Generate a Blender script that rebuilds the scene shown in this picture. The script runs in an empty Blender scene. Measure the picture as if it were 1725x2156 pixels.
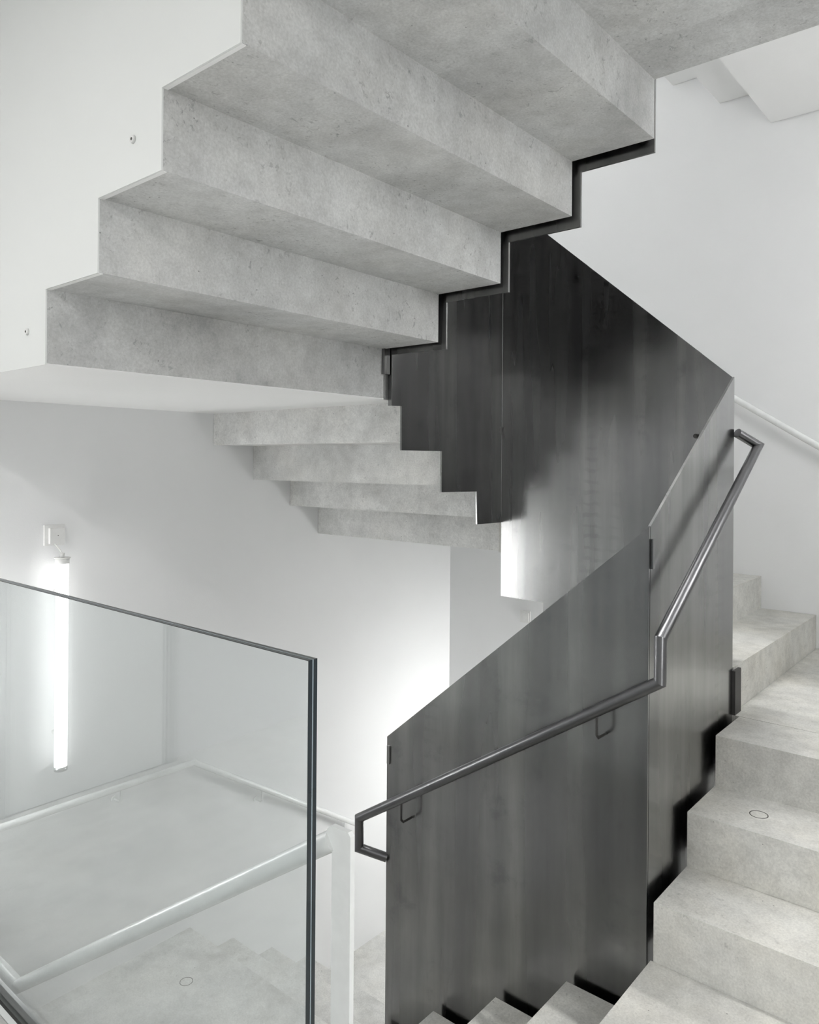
import bpy, bmesh, math, random
from mathutils import Vector, Matrix

# ------------------------------------------------------------------ camera, world, exposure
S = bpy.context.scene
COL = S.collection
EYE = 1.4742
cam_d = bpy.data.cameras.new('camera'); cam = bpy.data.objects.new('camera', cam_d); COL.objects.link(cam)
cam_d.sensor_fit = 'AUTO'; cam_d.sensor_width = 36
cam_d.lens = 1590.52 / 2156 * 36
cam_d.shift_y = -(1078 - 972.85) / 2156
cam_d.clip_start = .02; cam_d.clip_end = 60
cam.matrix_world = (Matrix.Translation((0, 0, EYE)) @ Matrix.Rotation(math.radians(40.2838), 4, 'Z')
                    @ Matrix.Rotation(math.radians(90 + .0651), 4, 'X') @ Matrix.Rotation(math.radians(.4359), 4, 'Z'))
S.camera = cam
w = bpy.data.worlds.new('world'); S.world = w; w.use_nodes = True
w.node_tree.nodes['Background'].inputs[0].default_value = (.9, .95, 1, 1)
w.node_tree.nodes['Background'].inputs[1].default_value = .3
S.view_settings.view_transform = 'Standard'; S.view_settings.look = 'None'
S.view_settings.gamma = 1; S.view_settings.use_curve_mapping = False
S.view_settings.exposure = 0.2
LAMP = 1.8           # tube lamps on the walls
CEIL = 44.0          # added unseen linear lamps on the hall ceiling
TOP = 190.0          # added unseen linear lamp at the head of the stair well
TUBE2 = 43.0         # tube lamps added out of view for even brightness
S.cycles.max_bounces = 8; S.cycles.diffuse_bounces = 6; S.cycles.glossy_bounces = 4
S.cycles.use_adaptive_sampling = True; S.cycles.adaptive_threshold = .03; S.cycles.adaptive_min_samples = 12
S.cycles.caustics_reflective = False; S.cycles.caustics_refractive = False
S.cycles.transparent_max_bounces = 16; S.cycles.use_light_tree = False
S.cycles.use_denoising = True
try: S.cycles.denoiser = 'OPENIMAGEDENOISE'
except Exception: pass

# Layout: u runs along the near and back flights (towards the far left wall), v away from the hall, z up.
# World x = -u, y = v. Level 0 is the hall floor, level with the lower corner landing.
T, R = .2693, .175
VA, VC, UA, UB = 2.196, 2.989, 1.965, .916          # steel plates round the stair eye
VS, VL, UE = 2.171, .88, .89                        # ends of the concrete treads
UW, VW, UR = 3.31, 4.37, -.42                       # walls
US0 = 1.9763; SLAB = .184
ZTOP = 5.3

# ------------------------------------------------------------------ materials
def new_mat(name):
    m = bpy.data.materials.new(name); m.use_nodes = True
    nt = m.node_tree; b = nt.nodes['Principled BSDF']
    return m, nt, b
def N(nt, typ, **kw):
    n = nt.nodes.new(typ)
    for k, v in kw.items():
        if k in n.inputs: n.inputs[k].default_value = v
        else: setattr(n, k, v)
    return n
def pos_map(nt, scale=(1, 1, 1)):
    g = N(nt, 'ShaderNodeNewGeometry'); mp = N(nt, 'ShaderNodeMapping')
    mp.inputs['Scale'].default_value = scale
    nt.links.new(g.outputs['Position'], mp.inputs['Vector']); return mp.outputs[0]
def ramp(nt, fac, stops):
    r = N(nt, 'ShaderNodeValToRGB'); nt.links.new(fac, r.inputs[0])
    e = r.color_ramp.elements
    while len(e) > len(stops): e.remove(e[-1])
    while len(e) < len(stops): e.new(.5)
    for el, (p, c) in zip(e, stops):
        el.position = p; el.color = (c, c, c, 1) if not isinstance(c, tuple) else (*c, 1)
    return r.outputs[0]
def noise(nt, vec, sc, det=4, rough=.55, dist=0):
    n = N(nt, 'ShaderNodeTexNoise'); nt.links.new(vec, n.inputs['Vector'])
    n.inputs['Scale'].default_value = sc; n.inputs['Detail'].default_value = det
    n.inputs['Roughness'].default_value = rough; n.inputs['Distortion'].default_value = dist
    return n.outputs[0]
def mix(nt, typ, fac, a, b):
    m = N(nt, 'ShaderNodeMix'); m.data_type = 'RGBA'; m.blend_type = typ
    for s, x in ((m.inputs[0], fac), (m.inputs[6], a), (m.inputs[7], b)):
        if isinstance(x, (int, float)): s.default_value = x
        elif isinstance(x, tuple): s.default_value = (*x, 1)
        else: nt.links.new(x, s)
    return m.outputs[2]
def bump(nt, b, h, strength, dist=.01):
    n = N(nt, 'ShaderNodeBump'); n.inputs['Strength'].default_value = strength; n.inputs['Distance'].default_value = dist
    nt.links.new(h, n.inputs['Height']); nt.links.new(n.outputs[0], b.inputs['Normal'])

def mat_white(name, col=(.82, .825, .83), rough=.6, bumpy=.06):
    m, nt, b = new_mat(name); p = pos_map(nt)
    big = ramp(nt, noise(nt, p, 1.3, 3), [(.3, .97), (.7, 1.0)])
    nt.links.new(mix(nt, 'MULTIPLY', 1.0, col, big), b.inputs['Base Color'])
    b.inputs['Roughness'].default_value = rough
    b.inputs['Specular IOR Level'].default_value = .25
    bump(nt, b, noise(nt, p, 160, 2), bumpy, .004)
    return m
def mat_concrete(name, col, warm, streak=(1, 1, 1), pits=.55, boards=False):
    m, nt, b = new_mat(name); p = pos_map(nt); ps = pos_map(nt, streak)
    cloud = ramp(nt, noise(nt, p, 2.6, 6, .62, .4), [(.28, .74), (.52, .97), (.75, 1.12)])
    mott = ramp(nt, noise(nt, p, 14, 6, .7), [(.3, .86), (.6, 1.04)])
    grain = ramp(nt, noise(nt, p, 150, 3, .7), [(.3, .86), (.7, 1.10)])
    c = mix(nt, 'MULTIPLY', 1, col, cloud); c = mix(nt, 'MULTIPLY', 1, c, mott); c = mix(nt, 'MULTIPLY', 1, c, grain)
    if boards:      # tone of the separate formwork boards
        sep = N(nt, 'ShaderNodeSeparateXYZ'); nt.links.new(p, sep.inputs[0])
        def mth(op, a, b_):
            m_ = N(nt, 'ShaderNodeMath'); m_.operation = op
            for i, x in enumerate((a, b_)):
                if x is None: continue
                if isinstance(x, (int, float)): m_.inputs[i].default_value = x
                else: nt.links.new(x, m_.inputs[i])
            return m_.outputs[0]
        row = mth('FLOOR', mth('DIVIDE', mth('SUBTRACT', sep.outputs[2], 1.7415), .175), None)
        colm = mth('FLOOR', mth('ADD', mth('DIVIDE', sep.outputs[1], .78), mth('MULTIPLY', row, .37)), None)
        cmb = N(nt, 'ShaderNodeCombineXYZ'); nt.links.new(row, cmb.inputs[0]); nt.links.new(colm, cmb.inputs[1])
        wn = N(nt, 'ShaderNodeTexWhiteNoise'); wn.noise_dimensions = '2D'; nt.links.new(cmb.outputs[0], wn.inputs['Vector'])
        c = mix(nt, 'MULTIPLY', 1, c, ramp(nt, wn.outputs[0], [(0.0, .94), (1.0, 1.05)]))
    tint = ramp(nt, noise(nt, p, 3.7, 4), [(.42, 0.0), (.75, .55)])
    c = mix(nt, 'MIX', tint, c, mix(nt, 'MULTIPLY', 1, c, warm))
    # dark air pits and trowel flecks
    n1 = noise(nt, ps, 46, 4, .75, .5)
    fleck = ramp(nt, n1, [(.585, 0.0), (.66, 1.0)])
    area = ramp(nt, noise(nt, p, 4.2, 3), [(.40, 0.0), (.62, 1.0)])
    f = mix(nt, 'MULTIPLY', 1, fleck, area)
    f = mix(nt, 'MULTIPLY', 1, f, (pits, pits, pits))
    c = mix(nt, 'MIX', f, c, mix(nt, 'MULTIPLY', 1, c, (.45, .45, .46)))
    vo = N(nt, 'ShaderNodeTexVoronoi'); vo.inputs['Scale'].default_value = 26; nt.links.new(p, vo.inputs['Vector'])
    dot = ramp(nt, vo.outputs['Distance'], [(.035, 1.0), (.07, 0.0)])
    sel = ramp(nt, noise(nt, p, 19, 2), [(.50, 0.0), (.56, 1.0)])
    c = mix(nt, 'MIX', mix(nt, 'MULTIPLY', 1, dot, sel), c, mix(nt, 'MULTIPLY', 1, c, (.38, .38, .38)))
    nt.links.new(c, b.inputs['Base Color'])
    b.inputs['Roughness'].default_value = .72; b.inputs['Specular IOR Level'].default_value = .3
    bump(nt, b, noise(nt, p, 60, 5, .7), .12, .004)
    return m
def mat_steel(name, base=.17, lo=.26, hi=.46, coat=1.0):
    m, nt, b = new_mat(name); ps = pos_map(nt, (6, 6, .30)); p = pos_map(nt)
    st = noise(nt, ps, 1.5, 2, .45, .1)
    col = ramp(nt, st, [(.25, (base * .66, base * .67, base * .69)), (.5, (base, base, base)), (.75, (base * 1.45, base * 1.44, base * 1.41))])
    fine = ramp(nt, noise(nt, pos_map(nt, (40, 40, 4)), 1.2, 3, .6), [(.3, .94), (.7, 1.04)])
    col = mix(nt, 'MULTIPLY', 1, col, fine)
    cl = ramp(nt, noise(nt, p, 5.5, 3, .5, .0), [(.3, .92), (.7, 1.06)])
    col = mix(nt, 'MULTIPLY', 1, col, cl)
    bn = N(nt, 'ShaderNodeMapRange'); bn.interpolation_type = 'SMOOTHERSTEP'
    nt.links.new(noise(nt, p, 6.5, 7, .68, .2), bn.inputs[0])
    bn.inputs[1].default_value = .54; bn.inputs[2].default_value = .74; bn.inputs[4].default_value = .5
    col = mix(nt, 'MIX', bn.outputs[0], col, mix(nt, 'MULTIPLY', 1, col, (.62, .63, .66)))
    # chatter marks of the rolling mill: short ladders of bars in a few vertical bands
    wv = N(nt, 'ShaderNodeTexWave'); wv.bands_direction = 'Z'; wv.inputs['Scale'].default_value = 6.5
    wv.inputs['Distortion'].default_value = 3.0; wv.inputs['Detail'].default_value = 3; wv.inputs['Detail Scale'].default_value = 2.5
    nt.links.new(p, wv.inputs['Vector'])
    lad = ramp(nt, wv.outputs[0], [(.12, 1.0), (.3, 0.0)])
    band = ramp(nt, noise(nt, pos_map(nt, (5.5, 5.5, .25)), 1.0, 1), [(.60, 0.0), (.66, .6)])
    col = mix(nt, 'MIX', mix(nt, 'MULTIPLY', 1, lad, band), col, mix(nt, 'MULTIPLY', 1, col, (.80, .80, .80)))
    nt.links.new(col, b.inputs['Base Color'])
    b.inputs['Metallic'].default_value = 1
    b.inputs['Coat Weight'].default_value = coat; b.inputs['Coat Roughness'].default_value = .16; b.inputs['Coat IOR'].default_value = 1.65
    rg = N(nt, 'ShaderNodeMapRange'); rg.clamp = False; nt.links.new(st, rg.inputs[0])
    rg.inputs[3].default_value = lo; rg.inputs[4].default_value = hi
    nt.links.new(rg.outputs[0], b.inputs['Roughness'])
    return m
def mat_plain(name, col, rough=.4, metal=0.0, spec=.5):
    m, nt, b = new_mat(name)
    v = ramp(nt, noise(nt, pos_map(nt), 30, 3), [(.3, tuple(c * .94 for c in col)), (.7, col)])
    nt.links.new(v, b.inputs['Base Color'])
    b.inputs['Roughness'].default_value = rough; b.inputs['Metallic'].default_value = metal
    b.inputs['Specular IOR Level'].default_value = spec
    return m
def mat_glass(name):
    m, nt, b = new_mat(name); nt.nodes.remove(b); out = nt.nodes['Material Output']
    tr = N(nt, 'ShaderNodeBsdfTransparent'); tr.inputs[0].default_value = (.972, .98, .981, 1)
    gl = N(nt, 'ShaderNodeBsdfGlossy'); gl.inputs['Roughness'].default_value = .0
    gl.inputs[0].default_value = (1, 1, 1, 1)
    fr = N(nt, 'ShaderNodeFresnel'); g = N(nt, 'ShaderNodeNewGeometry'); ior = N(nt, 'ShaderNodeMapRange')
    ior.inputs[3].default_value = 1.5; ior.inputs[4].default_value = 1 / 1.5      # same reflectance on both faces of a pane
    nt.links.new(g.outputs['Backfacing'], ior.inputs[0]); nt.links.new(ior.outputs[0], fr.inputs[0])
    mx = N(nt, 'ShaderNodeMixShader')
    nt.links.new(fr.outputs[0], mx.inputs[0]); nt.links.new(tr.outputs[0], mx.inputs[1]); nt.links.new(gl.outputs[0], mx.inputs[2])
    nt.links.new(mx.outputs[0], out.inputs[0])
    return m
def mat_emit(name, strength, col=(1, 1, .985)):
    m, nt, b = new_mat(name)
    b.inputs['Base Color'].default_value = (.9, .9, .9, 1)
    b.inputs['Emission Color'].default_value = (*col, 1); b.inputs['Emission Strength'].default_value = strength
    return m

M = {}
M['wall'] = mat_white('white_plaster')
M['panel'] = mat_white('white_panel', (.80, .81, .80), .5, .02)
M['soffit'] = mat_white('white_soffit', (.89, .89, .885), .6, .1)
M['paint'] = mat_plain('white_lacquer', (.86, .875, .87), .25)
M['concrete'] = mat_concrete('fair_faced_concrete', (.60, .605, .60), (1.0, .98, .95), streak=(1.5, 1, .8), pits=.75, boards=True)
M['pale'] = mat_concrete('pale_concrete', (.77, .77, .76), (1.0, .98, .95), pits=.4)
M['tread'] = mat_concrete('precast_concrete', (.66, .655, .625), (1.0, .965, .90), (1, 1, 1), .4)
M['floor'] = mat_concrete('polished_concrete', (.75, .75, .73), (1.0, .98, .95), (1, 1, 1), .3)
M['steel'] = mat_steel('waxed_black_steel', .185, .22, .32)
M['tube'] = mat_plain('waxed_steel_tube', (.16, .16, .165), .3, 1.0)
M['dark'] = mat_plain('dark_steel', (.05, .048, .046), .5, .4)
M['edge'] = mat_plain('glass_edge', (.012, .02, .026), .15)
M['edge_light'] = mat_plain('interlayer', (.30, .36, .40), .2)
M['glass'] = mat_glass('clear_glass')
M['lamp'] = mat_emit('lamp_glow', LAMP)
M['added_ceil_lamp'] = mat_emit('added_ceiling_glow', CEIL, (1, 1, .985))
M['added_top_lamp'] = mat_emit('added_top_glow', TOP, (1, 1, .985))
M['added_side_lamp'] = mat_emit('added_side_glow', 26.0)
M['lamp4'] = mat_emit('low_lamp_glow', 95.0)
M['added_right_lamp'] = mat_emit('added_right_glow', 26.0)
M['added_tube'] = mat_emit('added_tube_glow', TUBE2)
M['plastic'] = mat_plain('white_plastic', (.78, .78, .77), .35)
M['alu'] = mat_plain('aluminium', (.62, .63, .63), .3, .9)
M['joint'] = mat_plain('dark_joint', (.09, .088, .08), .8)  # dark tone of plug rings, screw sockets and the box screw
M['rubber'] = mat_plain('black_gasket', (.015, .015, .013), .5)

# ------------------------------------------------------------------ helpers
def P(u, v, z): return Vector((-u, v, z))
class MB:
    def __init__(s): s.bm = bmesh.new()
    def box(s, u0, u1, v0, v1, z0, z1):
        vs = [s.bm.verts.new(P(u, v, z)) for z in (z0, z1) for v in (v0, v1) for u in (u0, u1)]
        for f in ((0, 1, 3, 2), (4, 6, 7, 5), (0, 4, 5, 1), (2, 3, 7, 6), (0, 2, 6, 4), (1, 5, 7, 3)):
            s.bm.faces.new([vs[i] for i in f])
        return s
    def prism(s, pts, axis, a0, a1):
        """profile pts (s, z) with s along u or v, extruded a0..a1 along the other axis"""
        def q(p, a): return P(p[0], a, p[1]) if axis == 'u' else P(a, p[0], p[1])
        A = [s.bm.verts.new(q(p, a0)) for p in pts]; B = [s.bm.verts.new(q(p, a1)) for p in pts]
        n = len(pts)
        s.bm.faces.new(A); s.bm.faces.new(B[::-1])
        for i in range(n): s.bm.faces.new((A[i], B[i], B[(i + 1) % n], A[(i + 1) % n]))
        return s
    def cyl(s, a, b, r, n=20, r2=None):
        a, b = P(*a), P(*b); d = (b - a).normalized(); r2 = r if r2 is None else r2
        t = d.orthogonal().normalized(); k = d.cross(t)
        ra = []; rb = []
        for i in range(n):
            o = t * math.cos(2 * math.pi * i / n) + k * math.sin(2 * math.pi * i / n)
            ra.append(s.bm.verts.new(a + o * r)); rb.append(s.bm.verts.new(b + o * r2))
        for i in range(n): s.bm.faces.new((ra[i], ra[(i + 1) % n], rb[(i + 1) % n], rb[i])).smooth = True
        s.bm.faces.new(ra[::-1]); s.bm.faces.new(rb)
        return s
    def tube(s, pts, r, n=20, closed=False):
        """round tube with mitred corners"""
        p = [P(*q) for q in pts]; m = len(p); rings = []
        d0 = (p[1] - p[0]).normalized(); t = d0.orthogonal().normalized(); k = d0.cross(t)
        cur = [(t * math.cos(2 * math.pi * i / n) + k * math.sin(2 * math.pi * i / n)) * r + p[0] for i in range(n)]
        for j in range(1, m):
            d = (p[j] - p[j - 1]).normalized()
            nrm = d if j == m - 1 else (d + (p[j + 1] - p[j]).normalized()).normalized()
            nxt = [c + d * ((p[j] - c).dot(nrm) / d.dot(nrm)) for c in cur]
            a = [s.bm.verts.new(c) for c in cur]; b = [s.bm.verts.new(c) for c in nxt]; cur = nxt
            for i in range(n): s.bm.faces.new((a[i], a[(i + 1) % n], b[(i + 1) % n], b[i])).smooth = True
            if j == 1: s.bm.faces.new([s.bm.verts.new(v.co) for v in a][::-1])
            if j == m - 1: s.bm.faces.new([s.bm.verts.new(v.co) for v in b])
        return s
    def annulus(s, c, r0, r1, dz, n=40):
        u, v, z = c; L = []
        for rr, zz in ((r0, z), (r1, z), (r1, z + dz), (r0, z + dz)):
            L.append([s.bm.verts.new(P(u + rr * math.cos(2 * math.pi * i / n), v + rr * math.sin(2 * math.pi * i / n), zz)) for i in range(n)])
        for a in range(4):
            for i in range(n): s.bm.faces.new((L[a][i], L[a][(i + 1) % n], L[(a + 1) % 4][(i + 1) % n], L[(a + 1) % 4][i]))
        return s
    def build(s, name, mat, parent=None, bevel=0, at=None):
        bm = s.bm
        if bevel:
            bmesh.ops.bevel(bm, geom=[e for e in bm.edges if len(e.link_faces) == 2 and e.calc_face_angle(0) > .6],
                            offset=bevel, segments=2, affect='EDGES', profile=.6)
        bmesh.ops.recalc_face_normals(bm, faces=bm.faces)
        org = Vector((0, 0, 0))
        if parent is not None: org = parent.matrix_world.translation.copy()
        elif at is not None: org = P(*at)
        else:
            lo = [min(v.co[i] for v in bm.verts) for i in range(3)]; hi = [max(v.co[i] for v in bm.verts) for i in range(3)]
            org = Vector(((lo[0] + hi[0]) / 2, (lo[1] + hi[1]) / 2, lo[2]))
        base = org
        if parent is not None:
            base = Vector((0, 0, 0)); q = parent
            while q is not None: base += q.location; q = q.parent
        for v in bm.verts: v.co -= base
        me = bpy.data.meshes.new(name); bm.to_mesh(me); bm.free()
        o = bpy.data.objects.new(name, me); COL.objects.link(o)
        me.materials.append(M[mat])
        if parent is not None: o.parent = parent
        else: o.location = base
        return o
def tag(o, label, cat, group=None):
    o['label'] = label; o['category'] = cat
    if group: o['group'] = group
    return o
def thing(name, loc, label, cat, group=None):
    o = bpy.data.objects.new(name, None); COL.objects.link(o); o.location = P(*loc)
    o.empty_display_size = .1
    return tag(o, label, cat, group)
def struct(o): o['kind'] = 'structure'; return o

# ------------------------------------------------------------------ the room
ZB = -1.95
struct(MB().box(UW, UW + .2, -2.4, VW, ZB, ZTOP).build('wall_left', 'wall'))
struct(MB().box(-1.8, UW + .2, VW, VW + .2, ZB, ZTOP).build('wall_back', 'wall'))
struct(MB().box(UR - .12, UR, VL, VW, ZB, ZTOP).build('wall_right', 'wall'))
struct(MB().box(-1.8, UR - .12, VL, VL + .12, -.25, ZTOP).build('wall_hall_return', 'wall'))
struct(MB().box(-1.8, -1.6, -2.4, VL, -.25, ZTOP).build('wall_hall_side', 'wall'))
struct(MB().box(-1.8, UW + .2, -2.6, -2.4, -.25, ZTOP).build('wall_front', 'wall'))
struct(MB().box(UR - .12, UW, .70, .835, ZB, -.25).build('wall_under_hall', 'wall'))
struct(MB().box(-1.8, UW + .2, -2.6, VW + .2, ZTOP, ZTOP + .2).build('ceiling', 'wall'))
struct(MB().box(-1.6, UW, -2.4, .874, 2.805, 2.98).build('ceiling_hall', 'soffit'))
struct(MB().box(-1.6, UW, -2.4, .835, -.25, 0).build('floor', 'floor'))
struct(MB().box(UR - .12, UW, .70, VW, ZB - .2, -1.575 - .012).build('floor_lower', 'floor'))

# plain door on the hall side of the left wall (it shows in the glass)
d = struct(MB().box(UW - .035, UW - .0005, -.30, .42, .004, 2.06).build('door_1', 'panel', bevel=.002))
for v0, v1, z0, z1 in ((-.36, -.305, .0, 2.12), (.425, .48, .0, 2.12), (-.305, .425, 2.065, 2.12)):
    MB().box(UW - .045, UW - .0005, v0, v1, z0 + .001, z1).build('door_frame', 'alu', d, bevel=.002)
MB().tube([(UW - .036, -.24, 1.03), (UW - .085, -.24, 1.03), (UW - .085, -.12, 1.03)], .009, 12).build('door_handle', 'alu', d)

# ------------------------------------------------------------------ concrete flights
def step_profile(n, tread, zt, leg=.08, zlow=None, thick=SLAB, drop=R):
    """one folded step: riser leg at n..n+leg, tread to n+tread; s rises with the stair"""
    zl = zt - drop - thick if zlow is None else zlow
    return [(n, zl), (n, zt), (n + tread, zt), (n + tread, zt - thick), (n + leg, zt - thick), (n + leg, zl)]
def place(prof, axis, sign): return [(sign * s, z) for s, z in prof]
def plug(parent, u, v, z, r=.027):
    MB().annulus((u, v, z - .002), r - .0016, r + .0016, .0024).build('plug_ring', 'joint', parent)

# upper near flight: its underside fills the top of the view; rises from the near-left landing to the right
NL = 1.925
f1 = thing('stair_flight', (1.45, 1.5, 1.722), 'grey concrete flight seen from below, fixed between white panel and black plate', 'staircase', 'concrete stair flights')
for k in range(1, 5):
    n = -(US0 - (k - 1) * T + .08); zt = NL + k * R
    pr = place(step_profile(n, T, zt, zlow=(1.7247 if k == 1 else None)), 'u', -1)
    # formwork: underside heights are measured from the sawtooth below
    MB().prism(pr, 'u', VL, VS).build('step', 'concrete', f1)
ld = thing('stair_landing', (.25, 1.5, 2.44), 'concrete landing slab overhead at the head of the underside flight', 'landing', 'stair landings')
pr = place(step_profile(-(US0 - 4 * T + .08), 1.30 + .08 + US0 - 4 * T - .899 + .019, NL + 5 * R), 'u', -1)
MB().prism(pr, 'u', VL + .001, VS).build('slab', 'concrete', ld)
# near-left landing with white painted soffit
ld = thing('stair_landing', (2.65, 1.6, 1.722), 'thin landing with white painted soffit under the foot of the underside flight', 'landing', 'stair landings')
pts = [(US0 + .08, VL), (UW, VL), (UW, 2.33), (UA + .03, 2.33), (UA + .03, VS + .003), (US0 + .08, VS + .003)]
def plan(pts, z0, z1):
    m = MB(); A = [m.bm.verts.new(P(u, v, z0)) for u, v in pts]; B = [m.bm.verts.new(P(u, v, z1)) for u, v in pts]
    m.bm.faces.new(A); m.bm.faces.new(B)
    for i in range(len(pts)): m.bm.faces.new((A[i], A[(i + 1) % len(pts)], B[(i + 1) % len(pts)], B[i]))
    return m
plan(pts, 1.7247, NL).build('slab', 'concrete', ld)
plan([(US0 + .001, VL), (UW, VL), (UW, 2.33), (UA + .03, 2.33), (UA + .03, VS + .003), (US0 + .001, VS + .003)], 1.7215, 1.7245).build('soffit', 'soffit', ld)

# left flight, seen from below against the far left wall
f2 = thing('stair_flight', (2.65, 2.75, 1.05), 'four pale concrete step backs hung below the white soffit against left wall', 'staircase', 'concrete stair flights')
vback = [2.33, 2.587, 2.851, 3.07, 3.34]; zb = [1.722, 1.559, 1.377, 1.226, 1.052]
for k in range(4):
    last = k == 3
    v0, v1 = vback[k], vback[k + 1]
    zt = NL - (k + 1) * R; z0 = zb[k + 1]
    # tread k: soffit face at v0 facing the hall, riser front at v0 + .08 on the upper side
    prof = [(v0, z0), (v0, zb[k] + (.0 if k else .0)), (v0 + .08, zb[k] + .0), (v0 + .08, zt), ((v1 if last else v1 + .08), zt), ((v1 if last else v1 + .08), zb[k + 1]), ]
    if not last: prof = [(v0, z0), (v0, zb[k]), (v0, zt + .004), (v1, zt + .004), (v1, z0)]
    else: prof = [(v0, z0), (v0, zt + .004), (v1, zt + .004), (v1, z0)]
    MB().prism(prof, 'v', UA + .035, UW - .002).build('step', 'pale', f2, bevel=.003)
ld = thing('stair_landing', (2.5, 3.8, 1.05), 'far corner landing behind the tall black plates', 'landing', 'stair landings')
MB().box(1.729, UW, vback[4], VW, 1.052, 1.225).build('slab', 'concrete', ld)
# back flight behind the plates
f3 = thing('stair_flight', (1.3, 3.7, .34), 'bright concrete steps rising along the back wall behind the tall black plate', 'staircase', 'concrete stair flights')
UB0 = .9215
for k in range(1, 4):
    pr = step_profile(UB0 + (k - 1) * T, T, .525 + k * R)
    MB().prism(pr, 'u', VC + .03, VW - .003).build('step', 'tread', f3, bevel=.002)
MB().prism([(UB0 + 3 * T, .866), (UB0 + 3 * T, 1.225), (UB0 + 3 * T + .08, 1.225), (UB0 + 3 * T + .08, .866)], 'u', VC + .03, vback[4]).build('step', 'tread', f3)
MB().box(UB0 + 3 * T + .08, UA + .033, VC + .03, vback[4] - .001, 1.0525, 1.2245).build('step', 'tread', f3)
# right flight
f4 = thing('stair_flight', (.25, 2.6, -.18), 'concrete steps climbing beside the narrow black plate and its handrail', 'staircase', 'concrete stair flights')
VR1 = 2.187
for k in range(1, 4):
    tr = T if k < 3 else 2.990 - (VR1 + 2 * T)
    pr = step_profile(VR1 + (k - 1) * T, tr, k * R)
    o = MB().prism(pr, 'v', UR, UE).build('step', 'tread', f4, bevel=.004)
    if k == 2: plug(o, .709, 2.591, .35)
ld = thing('stair_landing', (.25, 3.7, .34), 'smooth concrete corner landing above the three right-hand steps', 'landing', 'stair landings')
MB().box(UR, UB0 - .001, 2.9935, VW - .002, .525 - SLAB, .525).build('slab', 'tread', ld, bevel=.001)
# lower corner landing, level with the hall floor
ld = thing('stair_landing', (.25, 1.5, -.2), 'concrete corner landing at the foot of the right-hand steps', 'landing', 'stair landings')
MB().box(UR, .898, VL, VR1 - .001, -SLAB, 0).build('slab', 'tread', ld, bevel=.004)
# lower near flight, dropping from that landing to the left
f5 = thing('stair_flight', (1.45, 1.5, -.9), 'pale concrete steps dropping along the foot of the wide black plate', 'staircase', 'concrete stair flights')
for k in range(1, 5):
    zt = -k * R
    n = -(.898 + k * T)
    MB().prism(place(step_profile(n, T, zt), 'u', -1), 'u', VL, VS).build('step', 'tread', f5, bevel=.004)
ZL = -.885
ld = thing('stair_landing', (2.6, 1.5, -1.07), 'concrete landing below the glass balustrade with a small round plug', 'landing', 'stair landings')
o = MB().box(.898 + 4 * T, UW, VL, 2.213, ZL - SLAB, ZL).build('slab', 'floor', ld, bevel=.003)
plug(o, 2.975, 1.972, ZL + .0005, .028)
f6 = thing('stair_flight', (2.65, 2.6, -1.6), 'concrete steps descending away beneath the white wall handrail', 'staircase', 'concrete stair flights')
for k in range(1, 4):
    zt = ZL - k * .178
    v0 = 2.213 + (k - 1) * .2655
    MB().prism([(v0, zt - .02), (v0, zt), (v0 + .2655, zt), (v0 + .2655, zt - .2), (v0 - .0, zt - .2)], 'v', UA + .03, UW).build('step', 'floor', f6, bevel=.003)
o = MB().box(UA + .03, UW, 2.213 + 3 * .2655, VW, -1.60, -1.59).build('lower_floor_slab', 'floor')
o = tag(o, 'pale concrete floor slab with a round plug at the foot of the descending steps', 'floor slab')
plug(o, 2.982, 3.236, -1.5895, .026)

# white painted flight overhead against the back wall
f7 = thing('stair_flight', (1.3, 3.9, 3.32), 'white painted stair underside high up against the back wall', 'staircase', 'concrete stair flights')
for k in range(6):
    u1 = 1.158 + k * T; z = 3.327 + k * .186
    u0 = u1 - T if k else UR
    MB().prism([(u0, z), (u1 + .0, z), (u1, z + .186), (u1, z + .25), (u0, z + .25)], 'u', 3.0, VW - .004).build('step', 'soffit', f7)

# ------------------------------------------------------------------ steel plates round the eye
TH = .008
bal = thing('steel_balustrade', (1.45, 2.6, -1.3), 'folded black steel plate balustrade winding up round the stair eye', 'balustrade')
def plate(name, poly, axis, a0):
    return MB().prism(poly, axis, a0, a0 + TH).build(name, 'steel', bal)
zA, zB, zC, zD = .407, 1.287, 1.811, 2.71
# near plate, stepped along its bottom
bot = [(UA, -1.16)]
for k in range(4, -1, -1): bot += [(.898 + k * T + .03 if k < 4 else UA - .001, -(k + 1) * R - SLAB - .03 + R), (.898 + (k - 1) * T + .03 if k else UB, -(k + 1) * R - SLAB - .03 + R)]
poly = [(UA, zA), (UA, -1.2), (1.70, -1.2), (UB, -.45), (UB, zB)]
plate('plate', poly, 'u', VA)
poly = [(VA + TH + .003, zB + .002), (VA + TH + .003, -.45), (VC, .1), (VC, zC)]
plate('plate', poly, 'v', UB)
# far plate: stepped bottom edge
poly = [(UB + TH + .001, zC), (UB + TH + .001, .30), (1.199, .30), (1.199, .50), (1.468, .50), (1.468, .675), (1.737, .675), (1.737, .850), (UA, .853), (UA, zD)]
plate('plate', poly, 'u', VC)
# left plate, stepped under the left flight
poly = [(VA + TH, 1.697), (2.268, 1.70), (2.269, 1.524), (2.530, 1.525), (2.530, 1.351), (2.787, 1.348), (2.793, 1.20), (VC - .001, 1.198), (VC - .001, zD), (VA + TH, 3.21)]
plate('plate', poly, 'v', UA)
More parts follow.
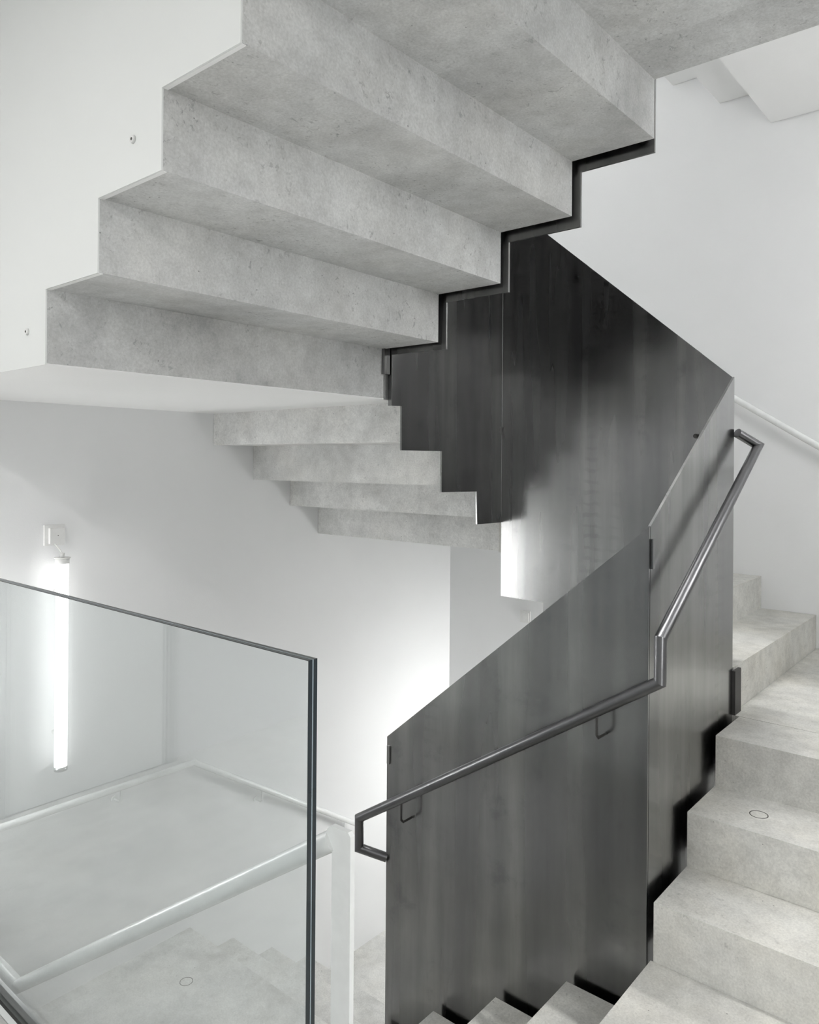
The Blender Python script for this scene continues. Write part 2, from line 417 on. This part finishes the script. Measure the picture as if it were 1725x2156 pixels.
# upper near plate, stepped under the big flight
poly = [(.908, 2.411), (1.1505, 2.411), (1.1505, 2.235), (1.422, 2.235), (1.422, 2.064), (1.6905, 2.064), (1.6905, 1.893), (UA - .001, 1.895), (UA + TH, 1.895), (UA + TH, 1.697), (UA + TH, 3.21), (.908, 4.09)]
poly = [(.908, 2.411), (1.1505, 2.411), (1.1505, 2.235), (1.422, 2.235), (1.422, 2.064), (1.6905, 2.064), (1.6905, 1.893), (1.955, 1.895), (1.955, 1.697), (UA + TH, 1.697), (UA + TH, 3.21), (.908, 4.09)]
plate('plate', poly, 'u', VA)
# lower left plate behind the wide one
poly = [(VA + TH, -1.2), (VC, -1.75 + .16), (VC, -.29), (VA + TH, .40)]
plate('plate', poly, 'v', UA - TH)
# welded fixing tabs
def tab(u0, u1, v0, v1, z0, z1, m='steel'): MB().box(u0, u1, v0, v1, z0, z1).build('fixing_tab', m, bal, bevel=.003)
tab(.904, .9155, VC - .004, 3.056, .527, .694, 'dark')
tab(1.947, 1.961, VA - .006, VA, .305, .375)
tab(UB - .008, UB, VA + .012, VA + .026, 1.16, 1.25)
tab(UA - .004, UA + .012, 2.160, 2.192, 1.818, 1.925)
tab(UA - .006, UA, VC - .02, VC - .002, 1.61, 1.645)
MB().cyl((1.058, VC - .012, 1.588), (1.058, VC, 1.588), .009, 14).build('bolt', 'dark', bal)

# black tubular handrail in front of the plates
hr = thing('handrail', (1.4, 2.136, -.03), 'dark waxed steel tube handrail bent round the black plates', 'handrail', 'handrails')
vr, ur = VA - .06, UB - .06
path = [(1.966, VA + .004, -.066), (2.053, vr, -.033), (2.054, vr, .084), (ur, vr + .003, .846), (ur, vr + .0035, .972), (ur, 3.086, 1.551), (.906, 2.995, 1.597)]
segs = [path[0:3], path[2:4], path[3:5], path[4:6], path[5:7]]
MB().tube(path, .018, 24).build('rail', 'tube', hr)
for u, z in ((1.838, .218), (1.052, .722)):
    MB().tube([(u, vr, z - .005), (u, vr, z - .075), (u, vr + .012, z - .087), (u, VA + .001, z - .087)], .0042, 10).build('bracket', 'dark', hr)

# ------------------------------------------------------------------ white panel beside the upper flight
pn = thing('parapet_panel', (2.2, .87, 1.722), 'tall white panel cut in steps along the big concrete flight', 'panel')
poly = [(UW, 1.7205), (US0, 1.7205)]
for k in range(1, 5):
    z = 1.741 + k * R
    poly += [(US0 - (k - 1) * T, z - .001), (US0 - k * T, z - .001)]
poly += [(US0 - 4 * T, 2.6155), (US0 - 4 * T, 3.95), (1.975, 3.7), (UW, 3.7)]
MB().prism(poly, 'u', VL - .004, VL).build('panel', 'panel', pn)
for k in range(1, 5):
    z = 1.741 + k * R
    MB().box(US0 - k * T + .001, US0 - (k - 1) * T - .001, VL, VL + .010, z - .002, z - .0002).build('edge_bead', 'soffit', pn)
for u, z in ((1.55, 2.185), (2.081, 1.816)):
    s = MB().cyl((u, VL - .0095, z), (u, VL - .004, z), .0082, 20, .0095).build('screw', 'plastic', pn)
    MB().cyl((u, VL - .0102, z), (u, VL - .0094, z), .0035, 6).build('screw_socket', 'joint', s)

# ------------------------------------------------------------------ glass balustrade on the hall edge
gb = thing('glass_balustrade', (2.1, .87, -.06), 'frameless laminated glass balustrade with dark polished edges on the hall edge', 'balustrade')
G0, GT = .951, 1.139
for v0 in (.8625, .8735):
    MB().box(G0, UW, v0, v0 + .008, -.06, GT).build('glass_pane', 'glass', gb)
for v0, m in ((.8621, 'edge'), (.8705, 'edge_light'), (.8731, 'edge')):
    wd = .0028 if m == 'edge_light' else .0088
    MB().box(G0 - .0012, G0, v0, v0 + wd, -.06, GT + .0012).build('polished_edge', m, gb)
    MB().box(G0, UW, v0, v0 + wd, GT, GT + .0012).build('polished_edge', m, gb)
MB().box(G0, UW, .838, .853, -.07, -.002).build('base_channel', 'paint', gb)
MB().box(G0, UW, .853, .8618, -.06, -.004).build('gasket', 'rubber', gb)
MB().box(G0, UW, .8822, .892, -.07, .004).build('base_channel', 'alu', gb)

# white guard rail beyond the glass
wr = thing('handrail', (.93, .93, 0), 'white lacquered guard rail sloping behind the glass down from a flat post', 'handrail', 'handrails')
MB().tube([(3.2, .93, -.026), (2.237, .93, -.026), (.956, .93, .812)], .0185, 24).build('rail', 'paint', wr)
m = MB().prism([(.906, .001), (.906, .834), (.912, .841), (.954, .840), (.963, .832), (.968, .820), (.966, .792), (.9515, .795), (.9515, .001)], 'u', .921, .931)
m.build('post', 'paint', wr, bevel=.0015)
MB().tube([(3.2, .93, -.026), (3.305, .93, -.026)], .010, 12).build('bracket', 'paint', wr)

# white wall handrails
wl = thing('handrail', (3.24, 1.5, -.05), 'white tube handrail kinking down along the left wall behind the glass', 'handrail', 'handrails')
MB().tube([(3.25, .96, -.022), (3.25, 2.19, -.028), (3.25, 3.37, -.763)], .0155, 20).build('rail', 'paint', wl)
for v, z in ((1.16, -.022), (1.80, -.025), (2.62, -.30), (3.25, -.69)):
    MB().tube([(3.25, v, z - .005), (3.25, v, z - .06), (3.262, v, z - .072), (UW, v, z - .072)], .0045, 10).build('bracket', 'paint', wl)
    MB().cyl((UW - .006, v, z - .072), (UW, v, z - .072), .014, 18).build('wall_plate', 'paint', wl)
wb = thing('handrail', (1.3, 4.31, 1.5), 'white tube handrail climbing the back wall behind the black plate', 'handrail', 'handrails')
MB().tube([(-.3, 4.31, 1.47), (.74, 4.31, 1.47), (1.305, 4.31, 1.832), (1.75, 4.31, 2.116), (3.2, 4.31, 2.116)], .0175, 20).build('rail', 'paint', wb)
for u, z in ((.3, 1.47), (1.55, 1.988), (2.6, 2.116)):
    MB().tube([(u, 4.31, z - .005), (u, 4.31, z - .06), (u, 4.322, z - .072), (u, VW, z - .072)], .0045, 10).build('bracket', 'paint', wb)

# ------------------------------------------------------------------ lamps
def tube_lamp(loc, nrm, label, mat='added_tube', L=.911, cable=True):
    """vertical tube lamp; loc = lower end of its axis, nrm = (du, dv) away from the wall"""
    u, v, z = loc; du, dv = nrm
    t = thing('tube_lamp', (u, v, z), label, 'lamp', 'tube lamps')
    MB().cyl((u, v, z + .018), (u, v, z + L - .022), .026, 28).build('glowing_tube', mat, t)
    MB().cyl((u, v, z), (u, v, z + .018), .0275, 28).build('end_cap', 'alu', t)
    e = MB().cyl((u, v, z + L - .022), (u, v, z + L), .029, 28).build('end_cap', 'plastic', t)
    MB().cyl((u, v, z + L), (u, v, z + L + .004), .033, 28).build('rim', 'plastic', e)
    MB().cyl((u, v, z + L + .004), (u, v, z + L + .022), .009, 14).build('cable_gland', 'plastic', t)
    bu, bv = u - du * .052, v - dv * .052
    if cable:
        MB().tube([(u, v, z + L + .02), (u + .3 * (bu - u), v - .004 * abs(du), z + L + .036), (bu, bv - .008 * abs(du), z + L + .058)], .003, 8).build('cable', 'plastic', t)
    for zz in (.15, L - .15):
        MB().cyl((u - du * .02, v - dv * .02, z + zz), (u - du * .07, v - dv * .07, z + zz), .008, 10).build('wall_clip', 'plastic', t)
    return t
tube_lamp((3.24, 1.516, .142), (-1, 0), 'glowing vertical tube lamp on the left wall, partly behind the glass', 'lamp')
jb = thing('junction_box', (3.3, 1.512, 1.10), 'square white junction box above the glowing tube lamp', 'junction box')
MB().box(UW - .012, UW, 1.466, 1.552, 1.104, 1.194).build('back_plate', 'plastic', jb, bevel=.002)
c = MB().box(UW - .03, UW - .0121, 1.482, 1.546, 1.112, 1.180).build('cover', 'plastic', jb, bevel=.003)
MB().cyl((UW - .031, 1.516, 1.148), (UW - .0299, 1.516, 1.148), .0022, 10).build('screw', 'joint', c)
tube_lamp((3.24, 1.516, 3.05), (-1, 0), 'added unseen upper tube lamp on the left wall above the white panel')  # added behind the panel to brighten the upper well
tube_lamp((UR + .07, 3.3, 1.75), (1, 0), 'added unseen tube lamp on the right wall beside the corner landing')  # added beyond the frame to light the back wall
tube_lamp((.2, VW - .07, 3.95), (0, -1), 'added unseen tube lamp high on the back wall over the white stair')  # added beyond the frame, evens out the upper walls
tube_lamp((3.24, .99, .142), (-1, 0), 'added unseen tube lamp on the left wall close to the hall edge', 'added_side_lamp')  # added just left of the view to lift the soffits
tube_lamp((2.1, VW - .07, -.9), (0, -1), 'tube lamp low on the back wall behind the black plates', 'lamp4')
tube_lamp((UR + .07, 1.25, .5), (1, 0), 'added unseen tube lamp on the right wall beside the lower corner landing', 'added_right_lamp')  # added beside the camera to light the overhead landing and steps
def added_ceiling_lamp(u, v, z, label, L=1.4, mat='added_ceil_lamp'):  # fill fitting added out of view, not a known lamp
    t = thing('added_ceiling_lamp', (u, v, z), label, 'lamp', 'added ceiling lamps')
    MB().box(u - L / 2, u + L / 2, v - .06, v + .06, z - .05, z).build('housing', 'plastic', t, bevel=.004)
    MB().box(u - L / 2 + .02, u + L / 2 - .02, v - .05, v + .05, z - .058, z - .0505).build('diffuser', mat, t)
added_ceiling_lamp(2.0, -.7, 2.8045, 'added unseen linear ceiling lamp over the hall beside the glass')
added_ceiling_lamp(-.3, -1.0, 2.8045, 'added unseen linear ceiling lamp over the hall behind the viewer')
added_ceiling_lamp(1.4, 2.6, ZTOP - .001, 'added unseen linear ceiling lamp at the top of the stair eye', 1.4, 'added_top_lamp')  # added above the view to raise the light in the well

# switch on the back wall
sw = thing('wall_switch', (2.67, VW, .42), 'faint white switch on the back wall under the left flight', 'switch')
MB().box(2.633, 2.712, VW - .008, VW, .410, .490).build('frame', 'plastic', sw, bevel=.002)
MB().box(2.645, 2.700, VW - .013, VW - .0081, .422, .478).build('rocker', 'plastic', sw, bevel=.002)
